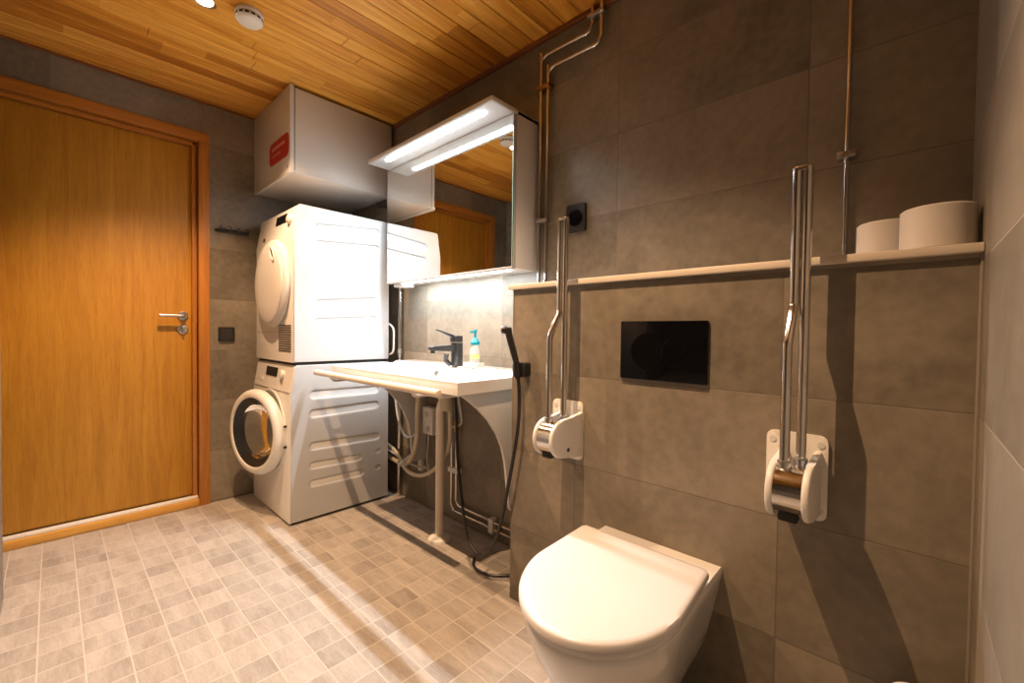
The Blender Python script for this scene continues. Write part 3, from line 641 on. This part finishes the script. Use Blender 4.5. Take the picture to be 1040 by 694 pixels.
# ------------------------------------------------------------------ folding grab rails
def grab_bar(xc, bx, label):
    t = thing('folding_grab_rail', label, 'grab rail', (xc, BY, .61), 'chrome folding grab rails beside the toilet')
    p = obj('wall_plate', B().prism(rrect(xc - .062, xc + .062, .609, .806, .016), 1, BY - .008, BY, bev=.002), m_cream, t)
    for sx_ in (-1, 1):
        for z in (.63, .785): obj('screw_cap', B().lathe((xc + sx_ * .048, BY - .008, z), (0, -1, 0), [(0, .008), (.0015, .008), (.0022, 0)], 16), m_lam, p)
    zc, yc, r = .700, 1.098, .060
    for x0, x1 in ((bx - .040, bx - .026), (bx + .026, bx + .040)):
        arc = [(yc + r * cos(radians(a)), zc + r * sin(radians(a))) for a in range(90, 271, 12)]
        poly = [(BY - .008, .772), (1.17, .767), (1.135, .762)] + arc + [(1.135, .640), (1.17, .630), (BY - .008, .622)]
        obj('side_cheek', B().prism(poly, 0, x0, x1, bev=.005, seg=3), m_cream, t)
    yc = 1.096
    dm = obj('hinge_drum', B().cyl((bx - .0265, yc, zc), (bx + .0265, yc, zc), .053, 48), m_chrome, t)
    obj('release_catch', B().box(bx - .018, bx + .018, yc - .035, yc + .02, .640, .662, bev=.004), m_dark, t)
    xa, xb = bx + .0095, bx - .0105
    obj('rail_tube', B().cyl((xa, 1.138, zc + .03), (xa, 1.138, 1.405), .0100, 20), m_chrome, t)
    b = B(); b.tube([(xb - .002, 1.088, zc + .035), (xb - .002, 1.088, .98), (xb - .002, 1.088, 1.012), (xb - .001, 1.093, 1.03), (xb, 1.122, 1.085), (xb, 1.135, 1.105), (xb, 1.137, 1.13), (xb, 1.137, 1.20), (xb, 1.137, 1.405)], .0098, 20, smooth=5)
    obj('support_tube', b, m_chrome, t)
    obj('end_cap', B().prism(rrect(xb - .0098, xa + .0098, 1.127, 1.147, .0095), 2, 1.403, 1.412, bev=.003), m_chrome, t)
    obj('tube_joint', B().cyl((xb - .002, 1.088, .737), (xb - .002, 1.088, .765), .0135, 20, bev=.002), m_steel, t)
    obj('tube_joint', B().cyl((xa, 1.138, .737), (xa, 1.138, .765), .0135, 20, bev=.002), m_steel, t)
    return t
grab_bar(-.197, -.1865, 'raised chrome grab rail right of the toilet, nearer the right wall')
g = grab_bar(-.862, -.8385, 'raised chrome grab rail left of the toilet, with a small blue mark on its mount')
b = B().cyl((-.799, 1.125, .662), (-.7975, 1.125, .662), .007, 16)
o = obj('blue_mark', b, m_blue, g); o['label'] = 'small blue mark'

# ------------------------------------------------------------------ toilet rolls, sockets, hooks, detector, lamps, bin
def roll(x, y, r, h, label):
    t = thing('toilet_roll', label, 'toilet roll', (x, y, 1.218), 'toilet rolls on the shelf')
    z = 1.218
    b = B(); b.lathe((x, y, z), (0, 0, 1), [(.0005, .022), (0, r - .004), (.004, r), (h - .004, r), (h, r - .004), (h - .0005, .022), (h - .004, .0215), (.004, .0215)], 56, cap=False)
    n = len(b.bm.verts) // 8
    vs = b.bm.verts[:]
    for i in range(n): b.bm.faces.new((vs[7 * n + i], vs[7 * n + (i + 1) % n], vs[(i + 1) % n], vs[i]))
    obj('paper', b, m_paper, t)
    b = B(); b.lathe((x, y, z), (0, 0, 1), [(.001, .0215), (h - .001, .0215), (h - .001, .0200), (.001, .0200)], 24, cap=False)
    obj('core', b, m_shelf, t)
roll(-.054, 1.355, .054, .088, 'smaller toilet roll on the shelf, the left one, next to the chrome pipe')
roll(.0315, 1.275, .0595, .090, 'larger toilet roll on the shelf, the right one, next to the right wall')

def plate(name, label, cat, p0, p1, ax):
    t = thing(name, label, cat, ((p0[0] + p1[0]) / 2, (p0[1] + p1[1]) / 2, (p0[2] + p1[2]) / 2)); return t
t = thing('wall_socket', 'black wall socket on the tiles above the shelf, behind the left grab rail', 'socket', (-1.037, WY, 1.515))
b = B(); b.prism(rrect(-1.084, -.990, 1.458, 1.572, .006), 1, WY - .014, WY, bev=.003); obj('socket_plate', b, m_black, t)
obj('socket_recess', B().lathe((-1.037, WY - .014, 1.515), (0, -1, 0), [(0, .034), (.004, .034), (.006, .030), (.002, .028), (.001, 0)], 32), m_gblack, t)
t = thing('light_switch', 'square black light switch on the tiled wall right of the door', 'switch', (DX, .715, 1.004))
obj('switch_plate', B().prism(rrect(.674, .757, .962, 1.046, .004), 0, DX, DX + .012, bev=.002), m_black, t)
obj('switch_rocker', B().prism(rrect(.684, .747, .972, 1.036, .003), 0, DX + .010, DX + .015, bev=.0015), m_mblack, t)
t = thing('hook_rail', 'small black hook rail on the tiled wall between door and dryer', 'hook rail', (DX, .745, 1.63))
obj('rail', B().prism(rrect(.658, .835, 1.612, 1.636, .01), 0, DX, DX + .012, bev=.003), m_black, t)
for y in (.678, .722, .770, .815):
    obj('hook', B().lathe((DX + .010, y, 1.626), (1, 0, .25), [(0, .007), (.022, .0065), (.028, .012), (.036, .012), (.038, .006), (.0385, 0)], 20), m_mblack, t)
sd = thing('smoke_detector', 'round white smoke detector on the wooden ceiling', 'smoke detector', (-2.035, .565, ZC))
obj('base', B().lathe((-2.035, .565, ZC), (0, 0, -1), [(0, .050), (.012, .052), (.018, .048)], 40), m_cream, sd)
obj('cover', B().lathe((-2.035, .565, ZC - .018), (0, 0, -1), [(0, .044), (.004, .050), (.016, .050), (.024, .044), (.028, .030), (.029, 0)], 40), m_cream, sd)
b = B()
for k in range(14):
    a = 2 * pi * k / 14; q = B().box(.0470, .0506, -.007, .007, -.004, .004)
    q.rot(a, 'Z', (0, 0, 0)); q.move((-2.035, .565, ZC - .028)); me = bpy.data.meshes.new('t'); q.bm.to_mesh(me); b.bm.from_mesh(me); bpy.data.meshes.remove(me); q.bm.free()
obj('sensor_slots', b, m_dark, sd)
for (x, y), lab in zip(SPOTS, ('small round recessed downlight in the ceiling above the toilet side, out of view', 'small round lit downlight recessed in the wooden ceiling beside the smoke detector')):
    t = thing('ceiling_downlight', lab, 'downlight', (x, y, ZC))
    b = B(); b.lathe((x, y, ZC), (0, 0, -1), [(-.001, .040), (.003, .040), (.004, .036), (.0015, .030), (.0005, .028), (-.001, .028)], 36, cap=False)
    obj('trim_ring', b, m_steel, t)
    obj('lens', B().lathe((x, y, ZC - .0005), (0, 0, -1), [(0, .0285), (.001, .027), (.0015, 0)], 32), m_lampdisc, t)
# bin whose round lid just shows at the lower edge
bx, by = .034, 1.098
t = thing('waste_bin', 'round white bin whose lid just shows at the bottom edge between toilet and right wall', 'bin', (bx, by, 0))
obj('bin_body', B().lathe((bx, by, 0), (0, 0, 1), [(0, .050), (.01, .055), (.333, .056), (.338, .054)], 40), m_cream, t)
obj('bin_lid', B().lathe((bx, by, .338), (0, 0, 1), [(0, .058), (.012, .058), (.018, .054), (.021, .040), (.022, 0)], 40), m_cream, t)
